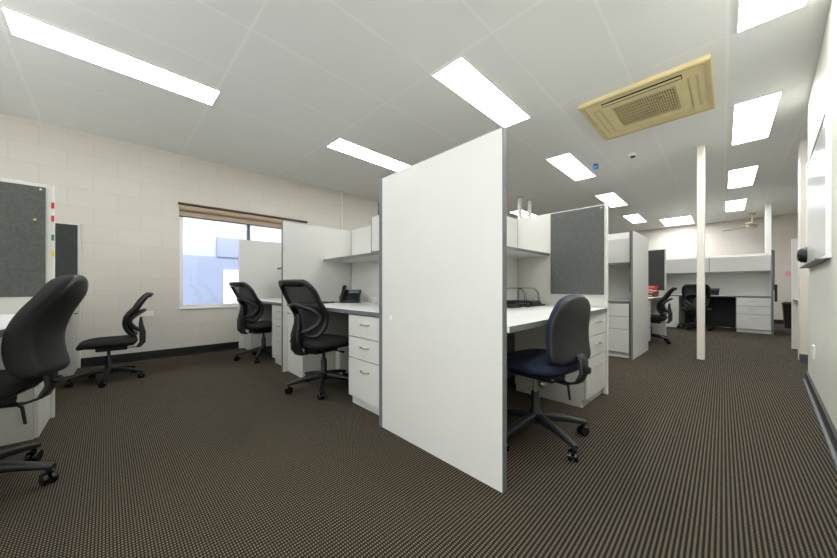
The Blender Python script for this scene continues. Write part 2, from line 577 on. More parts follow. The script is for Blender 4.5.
fan = thing('ceiling_fan', 'cream three-bladed ceiling fan near the far wall', 'fan', (0.125, 10.75, H))
lathe_b = BM(); lathe(lathe_b, [(0.06, 0), (0.065, -0.03), (0.02, -0.06)], 20)
obj('ceiling_rose', lathe_b, M_FANM, fan, True)
q = BM(); tube(q, [(0, 0, -0.05), (0, 0, -0.26)], 0.013, 10)
obj('rod', q, M_FANM, fan, True)
q = BM(); lathe(q, [(0.03, -0.24), (0.09, -0.27), (0.10, -0.31), (0.07, -0.345), (0.02, -0.355)], 24)
obj('motor', q, M_FANM, fan, True)
for k in range(3):
    R_ = Matrix.Rotation(radians(20+120*k), 4, 'Z') @ Matrix.Rotation(radians(8), 4, 'X')
    obj('blade', bx(BM(), (0.09, -0.06, -0.312), (0.62, 0.06, -0.306), 0.002, R_), M_FANM, fan)

sd = thing('smoke_detector', 'small round white smoke detector on the ceiling past the air conditioner', 'smoke detector', (-1.007, 4.835, H))
q = BM(); lathe(q, [(0.055, 0), (0.055, -0.015), (0.045, -0.03)], 20); obj('base', q, M_WHITE, sd, True)
q = BM(); lathe(q, [(0.028, -0.03), (0.028, -0.042), (0.015, -0.048)], 16); obj('sensor_head', q, M_GREYP, sd, True)
bs = thing('ceiling_sensor', 'tiny blue and black sensor hanging from the ceiling over the aisle', 'sensor', (-1.46, 4.86, H))
q = BM(); lathe(q, [(0.03, 0), (0.03, -0.018)], 16); obj('mount', q, M_BLACK, bs, True)
obj('body', bx(BM(), (-0.032, -0.025, -0.062), (0.032, 0.025, -0.018), 0.004), M_CYAN, bs)


# posts
def post(x, y, w, label, rnd=False, z0=0.0, m=M_POST):
    t = thing('support_post', label, 'post', (x, y, z0))
    if rnd:
        q = BM(); tube(q, [(0, 0, 0), (0, 0, H-z0)], w/2, 16); obj('shaft', q, m, t, True)
        q = BM(); lathe(q, [(w*0.65, H-z0-0.010), (w*0.65, H-z0)], 20); obj('collar', q, M_EDGE, t, True)
    else:
        obj('shaft', bx(BM(), (-w/2, -w/2, 0), (w/2, w/2, H-z0), 0.006), m, t)
        obj('top_plate', bx(BM(), (-w*0.7, -w*0.7, H-z0-0.006), (w*0.7, w*0.7, H-z0)), m, t)
    return t


post(-0.372, 5.20, 0.073, 'cream square steel post standing free in the aisle')
post(-3.01, 5.56, 0.075, 'left one of two thin pipe posts rising behind the shelf by the tall partition', True)
post(-2.98, 5.90, 0.075, 'right one of two thin pipe posts rising behind the shelf by the tall partition', True, m=M_WHITE)
post(0.345, 9.80, 0.09, 'thin white post behind the farthest workstation', m=M_WHITE)

# ------------------------------------------------------------------ partitions
T = 0.030
PH = 1.60


def panel(x0, y0, x1, y1, label, h=PH, ends=M_EDGE, group=None):
    """a partition between two plan corners (a box), with edging on its two short ends and its top"""
    t = thing('partition_panel', label, 'partition', ((x0+x1)/2, (y0+y1)/2, 0), 0, group or 'white laminate partitions')
    X, Y = (x1-x0)/2, (y1-y0)/2
    e = 0.005
    obj('board', bx(BM(), (-X+(e if X > Y else 0), -Y+(e if Y > X else 0), 0), (X-(e if X > Y else 0), Y-(e if Y > X else 0), h-0.003)), M_LAM, t)
    if X > Y:
        obj('edge_trim', bx(BM(), (-X, -Y, 0), (-X+e, Y, h-0.003)), ends, t)
        obj('edge_trim', bx(BM(), (X-e, -Y, 0), (X, Y, h-0.003)), ends, t)
    else:
        obj('edge_trim', bx(BM(), (-X, -Y, 0), (X, -Y+e, h-0.003)), ends, t)
        obj('edge_trim', bx(BM(), (-X, Y-e, 0), (X, Y, h-0.003)), ends, t)
    obj('top_trim', bx(BM(), (-X, -Y, h-0.003), (X, Y, h)), ends, t)
    return t


def pinboard(lo, hi, label, m=M_PIN, pins=()):
    """thin felt board; lo/hi are world corners"""
    lo, hi = Vector(lo), Vector(hi)
    c = (lo+hi)/2
    t = thing('pinboard', label, 'pinboard', c, 0, 'felt pinboards')
    obj('felt', bx(BM(), lo-c, hi-c, 0.002), m, t)
    for p, mm in pins:
        s = Vector(p)-c
        q = BM()
        bmesh.ops.create_uvsphere(q, u_segments=10, v_segments=6, radius=0.007)
        obj('pin', q, mm, t, True, loc=s)
    return t


XS = -1.635      # spine
# right-hand run
panel(-1.603, 1.19, -0.722, 1.22, 'tall white partition standing edge-on in front, largest in view')
panel(-1.633, 1.19, -1.605, 2.922, 'white spine partition behind the desk of the blue chair')
panel(-1.650, 2.924, -0.790, 2.954, 'white partition carrying the large grey pinboard behind the blue chair', ends=M_WEDGE)
pinboard((-1.262, 2.912, 0.835), (-0.812, 2.924, 1.590), 'large grey felt pinboard behind the blue chair',
         pins=(((-0.83, 2.910, 1.57), M_CHROME),))
panel(-1.650, 2.956, -1.620, 5.398, 'white spine partition hidden behind the pinboard partition', ends=M_WEDGE)
panel(-1.650, 5.148, -0.972, 5.178, 'white partition backing the second aisle workstation', ends=M_WEDGE)
panel(-0.970, 4.535, -0.946, 5.430, 'white side partition facing the cream post across the aisle')
pinboard((-0.980, 4.538, 0.84), (-0.9705, 5.30, 1.595), 'dark pinboard seen edge-on at the front of the side partition by the aisle', M_PIND)
panel(-1.650, 5.432, -1.620, 7.148, 'white spine partition beyond the second aisle workstation', ends=M_WEDGE)
panel(-1.650, 7.150, -0.985, 7.180, 'white partition carrying the small dark pinboard above the red folders', ends=M_WEDGE)
pinboard((-1.45, 7.138, 0.84), (-1.005, 7.150, 1.585), 'dark pinboard above the red folders', M_PIND)
# farthest workstation
panel(-1.41, 9.65, 0.365, 9.68, 'white partition backing the farthest workstation', ends=M_WEDGE)
panel(0.350, 8.87, 0.380, 9.648, 'white end partition right of the farthest drawers')
pinboard((0.3805, 8.90, 0.84), (0.394, 9.60, 1.59), 'brownish pinboard seen edge-on right of the farthest drawers', M_BROWN)
panel(-1.41, 8.87, -1.38, 9.648, 'white end partition left of the farthest workstation')
# window-side bays
panel(-3.380, 1.19, -3.350, 2.018, 'white side partition between the two window side bays')
panel(-5.115, 1.19, -5.085, 2.018, 'white side partition standing across the window', ends=M_WEDGE)
panel(-3.380, 2.020, -1.635, 2.050, 'white back partition behind the telephone desk', ends=M_WEDGE)
panel(-5.115, 2.020, -3.382, 2.050, 'white back partition of the bay in front of the window', ends=M_WEDGE)
# near-left bays (facing the other way)
panel(-3.300, -1.25, -3.270, -0.366, 'white partition at the left carrying the near grey pinboard', ends=M_WEDGE)
pinboard((-3.2695, -1.20, 0.835), (-3.257, -0.405, 1.575), 'near grey felt pinboard at the left edge of the view',
         pins=(((-3.2555, -0.425, 1.555), M_CHROME), ((-3.2555, -0.45, 1.35), M_YEL)))
for k, (z, mm) in enumerate(((1.46, M_RED), (1.37, M_RED), (1.24, M_GRN), (1.13, M_YEL))):
    tag(obj('sticky_tab', bx(BM(), (-3.2685, -0.3665, z-0.020), (-3.2645, -0.380, z+0.020)), mm),
        ['upper red tab stuck on the edge of the near partition', 'lower red tab stuck on the edge of the near partition',
         'green tab stuck on the edge of the near partition', 'yellow tab stuck lowest on the edge of the near partition'][k], 'sticky tab', 'coloured tabs on the partition edge')
panel(-5.115, -1.25, -5.085, -0.380, 'white partition by the block wall carrying the smaller dark pinboard', ends=M_WEDGE)
pinboard((-5.0845, -1.22, 0.84), (-5.072, -0.402, 1.585), 'dark pinboard by the block wall, behind the near grey one', M_PIND)
panel(-3.300, -1.282, -1.540, -1.252, 'white back partition of the near left bay, out of frame', ends=M_WEDGE)
panel(-5.115, -1.282, -3.302, -1.252, 'white back partition of the left corner bay, out of frame', ends=M_WEDGE)
# bay right of the pier
panel(0.475, 7.05, 2.19, 7.08, 'pale partition just left of the pier near the pink disc', ends=M_WEDGE)


# ------------------------------------------------------------------ desks, drawers, cupboards, shelves
def desk(loc, rz, w, d, label, modesty=None, depth_over=0.0):
    """top from x=-w/2..w/2, y=0 (front) .. d (back) in its own frame, front looks to -y"""
    t = thing('desk', label, 'desk', loc, rz, 'desk worktops')
    obj('worktop', bx(BM(), (-w/2, 0.003, 0.697), (w/2, d, 0.725)), M_TOP, t)
    obj('front_edge', bx(BM(), (-w/2, 0.0, 0.697), (w/2, 0.003, 0.7245)), M_EDGE, t)
    if modesty:
        m2 = thing('modesty_board', 'charcoal board under '+label.replace('white worktop', 'the worktop'), 'board', loc, rz, 'boards behind the knee spaces')
        obj('sheet', bx(BM(), (-w/2+0.41, d-0.04, 0.02), (w/2-0.48, d-0.02, 0.690)), modesty, m2)
        for s_ in (-w/2+0.45, w/2-0.52):
            obj('foot', bx(BM(), (s_-0.02, d-0.045, 0.0), (s_+0.02, d-0.015, 0.02)), M_DEDGE, m2)
    return t


def handle(bm, cx, y, z, w=0.10):
    pts = [(cx-w/2, y, z), (cx-w/2+0.004, y-0.016, z), (cx-w/4, y-0.024, z), (cx, y-0.026, z), (cx+w/4, y-0.024, z), (cx+w/2-0.004, y-0.016, z), (cx+w/2, y, z)]
    return tube(bm, pts, 0.0045, 8)


def make_pedestal():
    """drawer pedestal, front at y=0, centred on x, 0.46 wide, 0.58 deep"""
    t = thing('drawer_pedestal', '', 'drawers', group='three-drawer pedestals')
    w, d = 0.46, 0.58
    obj('body', bx(BM(), (-w/2, 0.020, 0.065), (w/2, d, 0.695)), M_LAM, t)
    obj('plinth', bx(BM(), (-w/2+0.003, 0.035, 0.0), (w/2-0.003, d-0.01, 0.065)), M_LAM, t)
    obj('shadow_gap', bx(BM(), (-w/2+0.003, 0.0175, 0.068), (w/2-0.003, 0.020, 0.692)), M_DEDGE, t)
    for z0, z1 in ((0.072, 0.362), (0.368, 0.522), (0.528, 0.688)):
        dr = obj('drawer', bx(BM(), (-w/2+0.002, 0.0, z0), (w/2-0.002, 0.0175, z1), 0.0012), M_LAM, t)
        q = BM(); handle(q, 0, 0.0, z1-0.062 if z1-z0 < 0.2 else z1-0.075)
        obj('handle', q, M_CHROME, dr, True)
    return t


def make_cupboard():
    """narrow cupboard 0.38 wide, front at y=0"""
    t = thing('narrow_cupboard', '', 'cupboard', group='narrow under-desk cupboards')
    w, d = 0.38, 0.58
    obj('body', bx(BM(), (-w/2, 0.019, 0.0), (w/2, d, 0.695)), M_LAM, t)
    dr = obj('door', bx(BM(), (-w/2+0.002, 0.0, 0.004), (w/2-0.002, 0.018, 0.690), 0.0012), M_LAM, t)
    q = BM(); tube(q, [(-w/2+0.035, 0, 0.625), (-w/2+0.035, -0.02, 0.625), (-w/2+0.075, -0.02, 0.625), (-w/2+0.075, 0, 0.625)], 0.004, 8)
    obj('handle', q, M_DEDGE, dr, True)
    return t


ped = make_pedestal()
cup = make_cupboard()
P_, C_ = [True], [True]


def place(src, flag, loc, rz, label):
    if flag[0]:
        flag[0] = False
        src.location = loc; src.rotation_euler = (0, 0, rz); src['label'] = label
        return src
    return copy_thing(src, loc, rz, label)


# bay A (telephone desk)
desk((-2.492, 1.235, 0), 0, 1.712, 0.784, 'white worktop carrying the telephone', M_CHAR)
place(ped, P_, (-1.876, 1.245, 0), 0, 'white drawers under the telephone desk, beside the tall partition')
place(cup, C_, (-3.158, 1.245, 0), 0, 'narrow white cupboard under the telephone desk, left of its chair')
# bay B (in front of the window)
desk((-4.233, 1.235, 0), 0, 1.700, 0.784, 'white worktop in the bay in front of the window', M_CHAR)
place(ped, P_, (-3.615, 1.245, 0), 0, 'white drawers in the bay in front of the window')
place(cup, C_, (-4.893, 1.245, 0), 0, 'narrow white cupboard below the window, behind the farthest left chair')
# bay R (blue chair): front looks to +x
desk((-0.748, 2.070, 0), pi/2+radians(2.6), 1.690, 0.81, 'white worktop beside the blue chair')
place(ped, P_, (-0.795, 2.685, 0), pi/2, 'white drawers beside the blue chair')
# bay E (drawers facing the view)
desk((-1.304, 4.555, 0), 0, 0.646, 0.592, 'white worktop in the second aisle workstation')
place(ped, P_, (-1.222, 4.562, 0), 0, 'white drawers in the second aisle workstation, left of its side partition')
# bay G
desk((-0.992, 6.290, 0), pi/2, 1.710, 0.626, 'white worktop carrying the red folders')
place(ped, P_, (-1.000, 5.672, 0), pi/2, 'white drawers below the red folders, mostly hidden by the side partition')
# bay F
desk((-0.515, 8.875, 0), 0, 1.725, 0.773, 'white worktop of the farthest workstation', M_CHAR)
place(ped, P_, (0.118, 8.885, 0), 0, 'white drawers at the right end of the farthest workstation')
place(cup, C_, (-1.188, 8.885, 0), 0, 'narrow white cupboard at the left end of the farthest workstation')
# near left bays, front looks to +y
desk((-2.405, -0.372, 0), pi, 1.726, 0.876, 'white worktop at the left edge in front of the near pinboard')
place(cup, C_, (-3.078, -0.385, 0), pi, 'narrow white cupboard behind the nearest black chair')
desk((-4.192, -0.390, 0), pi, 1.780, 0.860, 'white worktop in the left corner bay by the block wall')
place(cup, C_, (-4.892, -0.400, 0), pi, 'narrow white cupboard by the block wall, left of the side-on chair')
# bay by the pier
dk = thing('return_desk', 'pale desk top jutting from the partition beside the pier', 'desk', (0.49, 6.15, 0))
obj('worktop', bx(BM(), (0, 0, 0.697), (0.9, 0.895, 0.725)), M_TOP, dk)
obj('end_support', bx(BM(), (0.05, 0.55, 0), (0.08, 0.895, 0.697)), M_LAM, dk)
obj('edge_strip', bx(BM(), (-0.003, 0, 0.697), (0, 0.895, 0.7245)), M_EDGE, dk)


def shelf(x0, y0, x1, y1, label, z=1.195, front='y'):
    t = thing('wall_shelf', label, 'shelf', ((x0+x1)/2, (y0+y1)/2, z), 0, 'partition shelves')
    X, Y = (x1-x0)/2, (y1-y0)/2
    if front == 'y':
        obj('board', bx(BM(), (-X, -Y+0.003, 0), (X, Y, 0.025)), M_LAM, t)
        obj('front_edge', bx(BM(), (-X, -Y, 0), (X, -Y+0.003, 0.025)), M_EDGE, t)
    else:
        obj('board', bx(BM(), (-X, -Y, 0), (X-0.003, Y, 0.025)), M_LAM, t)
        obj('front_edge', bx(BM(), (X-0.003, -Y, 0), (X, Y, 0.025)), M_EDGE, t)
    return t


shelf(-3.349, 1.65, -1.634, 2.019, 'white shelf over the telephone desk')
shelf(-4.86, 1.65, -3.381, 2.019, 'white shelf in the bay in front of the window', 1.165)
shelf(-1.604, 1.221, -1.275, 2.923, 'white shelf over the desk of the blue chair', 1.195, 'x')


def cabinet(x0, x1, yf, yb, z0, z1, label, doors=1, split=None):
    t = thing('overhead_cabinet', label, 'cabinet', ((x0+x1)/2, yf, z0), 0, 'overhead cabinets')
    X = (x1-x0)/2
    h = z1-z0
    obj('body', bx(BM(), (-X, 0.018, 0), (X, yb-yf, h)), M_LAM, t)
    obj('edging', bx(BM(), (-X, 0.0, 0), (-X+0.008, 0.018, h)), M_EDGE, t)
    obj('door', bx(BM(), (-X+0.010, 0, 0.010), (X, 0.0165, h-0.002), 0.001), M_LAM, t)
    obj('under_edge', bx(BM(), (-X+0.008, 0.004, 0), (X, 0.018, 0.008)), M_EDGE, t)
    return t


cabinet(-2.39, -1.635, 1.65, 2.019, 1.2205, 1.552, 'white overhead cabinet on the shelf beside the tall partition')
cabinet(-1.605, -0.982, 4.62, 5.147, 1.205, 1.52, 'white overhead cabinet in the second aisle workstation')
tag(obj('cabinet_filler', bx(BM(), (-1.60, 4.66, 1.5205), (-1.01, 5.13, 1.60), 0.004), M_WHITE), 'flat white filler above the overhead cabinet in the second aisle workstation', 'box')  # added filler that gives the bright band above the cabinet
cabinet(-1.377, -0.525, 9.10, 9.649, 1.21, 1.525, 'left white overhead cabinet of the farthest workstation')
cabinet(-0.523, 0.348, 9.10, 9.649, 1.21, 1.525, 'right white overhead cabinet of the farthest workstation')

# ------------------------------------------------------------------ chairs


def rrect(hw, hh, r, n=6, cx=0, cy=0):
    pts = []
    for (sx, sy, a0) in ((1, 1, 0), (-1, 1, pi/2), (-1, -1, pi), (1, -1, 3*pi/2)):
        for k in range(n+1):
            a = a0+pi/2*k/n
            pts.append((cx+sx*(hw-r)+r*cos(a), cy+sy*(hh-r)+r*sin(a)))
    return pts


def add_base(t, seat_z, rot=0.0, m=M_BLACK, R=0.29, dia=None):
    for k in range(5):
        a = rot+2*pi*k/5
        u = Vector((cos(a), sin(a), 0))
        q = BM()
        rings = []
        for s, z, hw, hh in ((0.02, 0.118, 0.030, 0.026), (0.08, 0.116, 0.026, 0.024), (0.18, 0.104, 0.021, 0.018), (0.27, 0.086, 0.018, 0.013), (R+0.018, 0.078, 0.015, 0.010)):
            v = Vector((-u.y, u.x, 0))
            c = u*s+Vector((0, 0, z))
            rings.append([c+v*x+Vector((0, 0, y)) for x, y in rrect(hw, hh, min(hw, hh)*0.6, 3)])
        loft(q, rings)
        leg = obj('base_leg', q, m, t, True)
        q = BM()
        wv = Vector((-u.y, u.x, 0))
        # twin-wheel caster turned a little off the arm
        ca = a+0.8+k*1.1
        wd = Vector((cos(ca), sin(ca), 0))
        rotm = wd.to_track_quat('Z', 'Y').to_matrix().to_4x4()
        c = u*R+Vector((0, 0, 0.028))
        for s in (-1, 1):
            lathe(q, [(0.012, -0.009), (0.026, -0.009), (0.028, -0.005), (0.028, 0.005), (0.024, 0.009), (0.01, 0.010)], 18,
                  Matrix.Translation(c+wd*s*0.014) @ rotm)
        tube(q, [u*R+Vector((0, 0, 0.028)), u*R+Vector((0, 0, 0.078))], 0.010, 8)
        obj('caster', q, M_GLOSS, leg, True)
    q = BM(); lathe(q, [(0.036, 0.085), (0.038, 0.145), (0.030, 0.155), (0.026, 0.16), (0.026, 0.25), (0.022, 0.255), (0.022, 0.27)], 20)
    obj('gas_lift_cover', q, m, t, True)
    q = BM(); tube(q, [(0, 0, 0.26), (0, 0, seat_z-0.09)], 0.014, 12)
    obj('gas_lift', q, M_CHROME if dia else M_BLACK, t, True)


def seat_pad(t, z, m, hw=0.245, hd=0.235, th=0.065, under=M_BLACK):
    q = BM()
    rings = []
    for s, zz, drop in ((0.80, z-th, 0), (0.95, z-th+0.01, 0), (1.0, z-th*0.55, 0), (0.99, z-0.018, 0), (0.93, z-0.003, 0), (0.75, z+0.002, 0), (0.4, z-0.004, 0), (0.1, z-0.006, 0)):
        ring = []
        for x, y in rrect(hw*s, hd*s, 0.13*s, 6):
            zf = zz-0.035*max(0, (y/hd))**3        # waterfall front edge
            ring.append((x, y, zf))
        rings.append(ring)
    loft(q, rings)
    obj('seat', q, m, t, True)
    q = BM()
    rings = [[(x, y-0.01, zz) for x, y in rrect(hw*s, hd*s, 0.11*s, 5)] for s, zz in ((0.62, z-th-0.022), (0.82, z-th-0.012), (0.88, z-th+0.004))]
    loft(q, rings)
    obj('seat_shell', q, under, t, True)
    obj('mechanism', bx(BM(), (-0.075, -0.15, z-th-0.065), (0.075, 0.10, z-th-0.018), 0.010), M_BLACK, t)
    q = BM(); tube(q, [(0.06, 0.02, z-th-0.045), (0.16, 0.03, z-th-0.05), (0.215, 0.035, z-th-0.055)], [0.006, 0.006, 0.011], 8)
    obj('lever', q, M_BLACK, t, True)


def back_curve(v, h, lean):
    """depth of the backrest at fraction v of its height; negative is rearwards"""
    return 0.045*sin(pi*min(1, v/0.62))*(1 if v < 0.62 else 0)+(0 if v < 0.35 else -lean*(v-0.35)**1.5)


def make_mesh_chair(name, label, seat_z=0.46, back_h=0.445, bw=0.205, lean=0.26, rot=0.0):
    """faces +y in its own frame"""
    t = thing(name, label, 'office chair', group='black swivel chairs')
    add_base(t, seat_z, rot)
    seat_pad(t, seat_z, M_FAB)
    y0 = -0.215
    zb = seat_z+0.035

    def halfw(v):
        return bw*(0.80+0.20*sin(pi*min(1, v/0.75)*0.5)) if v < 0.75 else bw*(1.0-0.10*((v-0.75)/0.25)**2)

    def pt(u, v, off=0.0):
        x = u*halfw(v)
        y = y0+back_curve(v, back_h, lean)-off+0.045*u*u
        return Vector((x, y, zb+v*back_h))
    # outline with round corners
    out = []
    n = 10
    for x, y in rrect(1.0, 0.5, 0.22, 6, 0, 0.5):
        out.append((x, y))
    dense = []
    for i in range(len(out)):
        a, b = out[i], out[(i+1) % len(out)]
        dist = math.hypot(a[0]-b[0], (a[1]-b[1])*1.2)
        k = max(1, int(dist/0.09))
        for j in range(k):
            f = j/k
            dense.append((a[0]+(b[0]-a[0])*f, a[1]+(b[1]-a[1])*f))
    q = BM(); tube(q, [pt(u, v) for u, v in dense], 0.020, 10, True)
    obj('back_frame', q, M_BLACK, t, True)
    # thick padded top bar
    q = BM(); tube(q, [pt(-0.86+1.72*k/12, 0.965) for k in range(13)], [0.012]+[0.024]*11+[0.012], 10)
    obj('head_pad', q, M_GLOSS, t, True)
    # netting
    q = BM()
    rows, colsn = 16, 12
    g = []
    for i in range(rows+1):
        v = 0.02+0.96*i/rows
        # shrink near the rounded corners
        lim = 1.0
        if v < 0.22:
            lim = 1-0.22+math.sqrt(max(0, 0.22**2-(0.22-v)**2))
        if v > 0.78:
            lim = 1-0.22+math.sqrt(max(0, 0.22**2-(v-0.78)**2))
        g.append([q.verts.new(pt((-1+2*j/colsn)*lim*0.985, v)) for j in range(colsn+1)])
    for i in range(rows):
        for j in range(colsn):
            q.faces.new((g[i][j], g[i][j+1], g[i+1][j+1], g[i+1][j]))
    nm = obj('back_mesh', q, M_MESH, t, True)
    so_ = nm.modifiers.new('thickness', 'SOLIDIFY'); so_.thickness = 0.002
    # oval lumbar loop behind the netting
    q = BM()
    lp = []
    for k in range(28):
        a = 2*pi*k/28
        u, v = 0.86*cos(a), 0.33+0.26*sin(a)
        lp.append(pt(u, v, 0.030+0.025*(1-abs(cos(a))**2)))
    tube(q, lp, 0.018, 10, True)
    ring = obj('lumbar_loop', q, M_GREYP, t, True)
    # spine bracket from under the seat up behind the loop
    q = BM()
    rings = []
    for y, z, hw, hd in ((-0.10, seat_z-0.115, 0.040, 0.012), (-0.24, seat_z-0.12, 0.045, 0.020), (-0.275, seat_z-0.07, 0.045, 0.026), (-0.275, seat_z+0.05, 0.045, 0.028), (-0.262, seat_z+0.14, 0.035, 0.020), (-0.262, seat_z+0.22, 0.024, 0.010)):
        c = Vector((0, y, z))
        rings.append([c+Vector((x, yy, 0)) for x, yy in rrect(hw, hd, 0.008, 3)])
    loft(q, rings)
    obj('spine_bracket', q, M_BLACK, t, True)
    return t


def make_task_chair(name, label, fab, seat_z=0.46, back_h=0.42, bw=0.21, lean=0.06, rot=0.0, chrome=True, gap=0.06, curve=0.03, setback=0.245, wrap=False):
    """padded backrest with a plastic outer shell on a bent bar; faces +y"""
    t = thing(name, label, 'office chair', group='black swivel chairs')
    add_base(t, seat_z, rot, M_GREYP if chrome else M_BLACK, dia=chrome)
    seat_pad(t, seat_z, fab, 0.235, 0.225)
    zb = seat_z+gap

    def sect(v):
        # half width along the height: flat-ish bottom, full waist, round shoulders
        if v < 0.12:
            w = 0.80+0.20*math.sqrt(1-((0.12-v)/0.12)**2)
        elif v < 0.55:
            w = 1.0
        else:
            w = math.sqrt(max(0.0, 1-((v-0.55)/0.46)**2.6))*0.90+0.10*(1-(v-0.55)/0.45)
        return bw*max(w, 0.05)

    def yc(v):
        return -setback+curve*sin(pi*min(1, v*1.25))-lean*v*(0.8+0.8*v)
    n = 16

    def slab(y_front, y_back, shrink, m, nm):
        q = BM()
        rings = []
        for i in range(n+1):
            v = i/n
            f = 1 if 0 < i < n else 0.55
            w = sect(v)*shrink
            hw = w
            c = Vector((0, yc(v), zb+v*back_h))
            ring = []
            for k in range(20):
                a = 2*pi*k/20
                sx = math.copysign(abs(cos(a))**0.5, cos(a))
                sy = math.copysign(abs(sin(a))**0.7, sin(a))
                th = (y_front if sy > 0 else y_back)*f
                ring.append(c+Vector((hw*sx, th*abs(sy)*(1 if sy > 0 else 1)+0.018*(sx*sx)*(w/bw)**2, 0)))
            rings.append(ring)
        loft(q, rings)
        o_ = obj(nm, q, m, t, True)
        ss = o_.modifiers.new('smooth', 'SUBSURF'); ss.levels = 1; ss.render_levels = 1
        return o_
    if wrap:
        slab(0.055, -0.030, 1.08, fab, 'back_pad')
        slab(-0.020, -0.040, 0.90, M_BLACK, 'back_shell')
    else:
        slab(0.052, 0.004, 0.99, fab, 'back_pad')
        slab(0.004, -0.030, 1.0, M_BLACK, 'back_shell')
    # J bar
    q = BM()
    rings = []
    for y, z, hw, hd in ((-0.08, seat_z-0.125, 0.036, 0.006), (-0.20, seat_z-0.128, 0.036, 0.008), (-0.262, seat_z-0.105, 0.036, 0.010), (-0.288, seat_z-0.05, 0.036, 0.011), (-0.284, seat_z+0.02, 0.036, 0.011), (yc(0.14)-0.026, zb+0.14*back_h, 0.034, 0.008)):
        rings.append([Vector((x, y+yy, z)) for x, yy in rrect(hw, hd, 0.005, 2)])
    loft(q, rings)
    bar = obj('back_bar', q, M_BLACK, t, True)
    for x in (-0.055, 0.055):
        q = BM(); lathe(q, [(0.007, 0), (0.007, 0.006), (0.004, 0.008)], 10, Matrix.Translation((x*1.37, -0.10+x, seat_z-0.105)) @ Matrix.Rotation(pi/2, 4, 'Y'))
        obj('bolt', q, M_CHROME, bar, True)
    q = BM(); tube(q, [(0, -0.292, seat_z-0.03), (0, -0.318, seat_z-0.03)], 0.018, 12)
    obj('adjuster_knob', q, M_BLACK, bar, True)
    q = BM(); tube(q, [(0.075, -0.12, seat_z-0.12), (0.10, -0.15, seat_z-0.17), (0.10, -0.16, seat_z-0.25)], [0.008, 0.007, 0.006], 8)
    obj('tilt_lever', q, M_BLACK, t, True)
    if chrome:
        q = BM(); bmesh.ops.create_uvsphere(q, u_segments=14, v_segments=10, radius=0.026, matrix=Matrix.Translation((0.0, -0.045, seat_z-0.165)))
        obj('tension_knob', q, M_CHROME, t, True)
    return t


G = 'black swivel chairs'
# heading: rotation that turns +y towards the wanted direction


def head(dx, dy):
    return math.atan2(-dx, dy)


chA = make_mesh_chair('swivel_chair', 'black mesh-back swivel chair in front of the telephone desk', rot=0.5)
chA.location = (-2.57, 1.27, 0); chA.rotation_euler = (0, 0, head(-0.22, 0.97))
copy_thing(chA, (-4.17, 1.25, 0), head(-0.22, 0.97), 'black mesh-back swivel chair in the bay in front of the window')
copy_thing(chA, (-4.20, -0.13, 0), head(0.0, -1), 'black swivel chair seen side-on against the block wall', scale=0.88)
copy_thing(chA, (-1.07, 6.28, 0), head(-1, -0.05), 'black mesh-back swivel chair beside the red folders', scale=0.94)
copy_thing(chA, (-0.70, 8.74, 0), head(-0.06, 1), 'black swivel chair at the farthest workstation, half hidden by the cream post')

chR = make_task_chair('task_chair', 'blue fabric task chair with black shell, beside the tall partition', M_BLUE, seat_z=0.49, back_h=0.375, bw=0.20, lean=0.0, rot=radians(-108.3), gap=-0.005, curve=0.02)
chR.location = (-0.872, 1.80, 0); chR.rotation_euler = (0, 0, head(-0.99, 0.12))
ch1 = make_task_chair('task_chair', 'nearest black padded chair with tall curved back, cut by the left edge', M_FAB, seat_z=0.50, back_h=0.46, bw=0.165, lean=0.045, setback=0.295, wrap=True, rot=radians(-95.3), chrome=False, gap=0.0, curve=0.05)
ch1.location = (-2.29, -0.533, 0); ch1.rotation_euler = (0, 0, head(-0.27, -0.96))

# ------------------------------------------------------------------ small things
# telephone
DZ = 0.725


def telephone(loc, rz, label):
    t = thing('desk_telephone', label, 'telephone', loc, rz)
    tilt = Matrix.Rotation(radians(38), 4, 'X')
    obj('body', bx(BM(), (-0.09, -0.10, 0.0), (0.125, 0.10, 0.028), 0.006, Matrix.Translation((0, 0, 0.065)) @ tilt), M_GREYP, t)
    obj('foot', bx(BM(), (-0.07, 0.0, 0.0), (0.11, 0.085, 0.07), 0.006), M_BLACK, t)
    obj('front_lip', bx(BM(), (-0.09, -0.095, 0.0), (0.125, -0.055, 0.022), 0.004), M_BLACK, t)
    T_ = Matrix.Translation((0, 0, 0.065)) @ tilt
    obj('screen', bx(BM(), (-0.01, 0.035, 0.028), (0.105, 0.085, 0.031), 0.001, T_), M_SCREEN, t)
    for r in range(4):
        for c in range(3):
            obj('key', bx(BM(), (0.0+c*0.035, 0.005-r*0.024, 0.028), (0.022+c*0.035, 0.020-r*0.024, 0.032), 0.001, T_), M_BLACK, t)
    q = BM()
    tube(q, [T_ @ Vector((-0.065, y, z)) for y, z in ((-0.115, 0.050), (-0.09, 0.062), (-0.04, 0.066), (0.04, 0.066), (0.09, 0.062), (0.115, 0.050))], [0.024, 0.027, 0.018, 0.018, 0.027, 0.024], 12)
    obj('handset', q, M_GLOSS, t, True)
    q = BM(); tube(q, [(-0.09, -0.07, 0.012), (-0.14, -0.05, 0.008), (-0.20, 0.0, 0.008), (-0.22, 0.06, 0.008)], 0.005, 8)
    obj('cord', q, M_BLACK, t, True)
    return t


telephone((-3.06, 1.82, DZ), radians(48), 'dark grey desk telephone in the corner under the shelf')
telephone((-0.50, 9.35, DZ), radians(-5), 'dark telephone on the farthest worktop right of the cream post')
nb = thing('notebook', 'closed black folder lying on the telephone desk', 'folder', (-3.20, 1.50, DZ), radians(2))
obj('cover', bx(BM(), (-0.11, -0.15, 0.0), (0.11, 0.15, 0.010), 0.002), M_BLACK, nb)
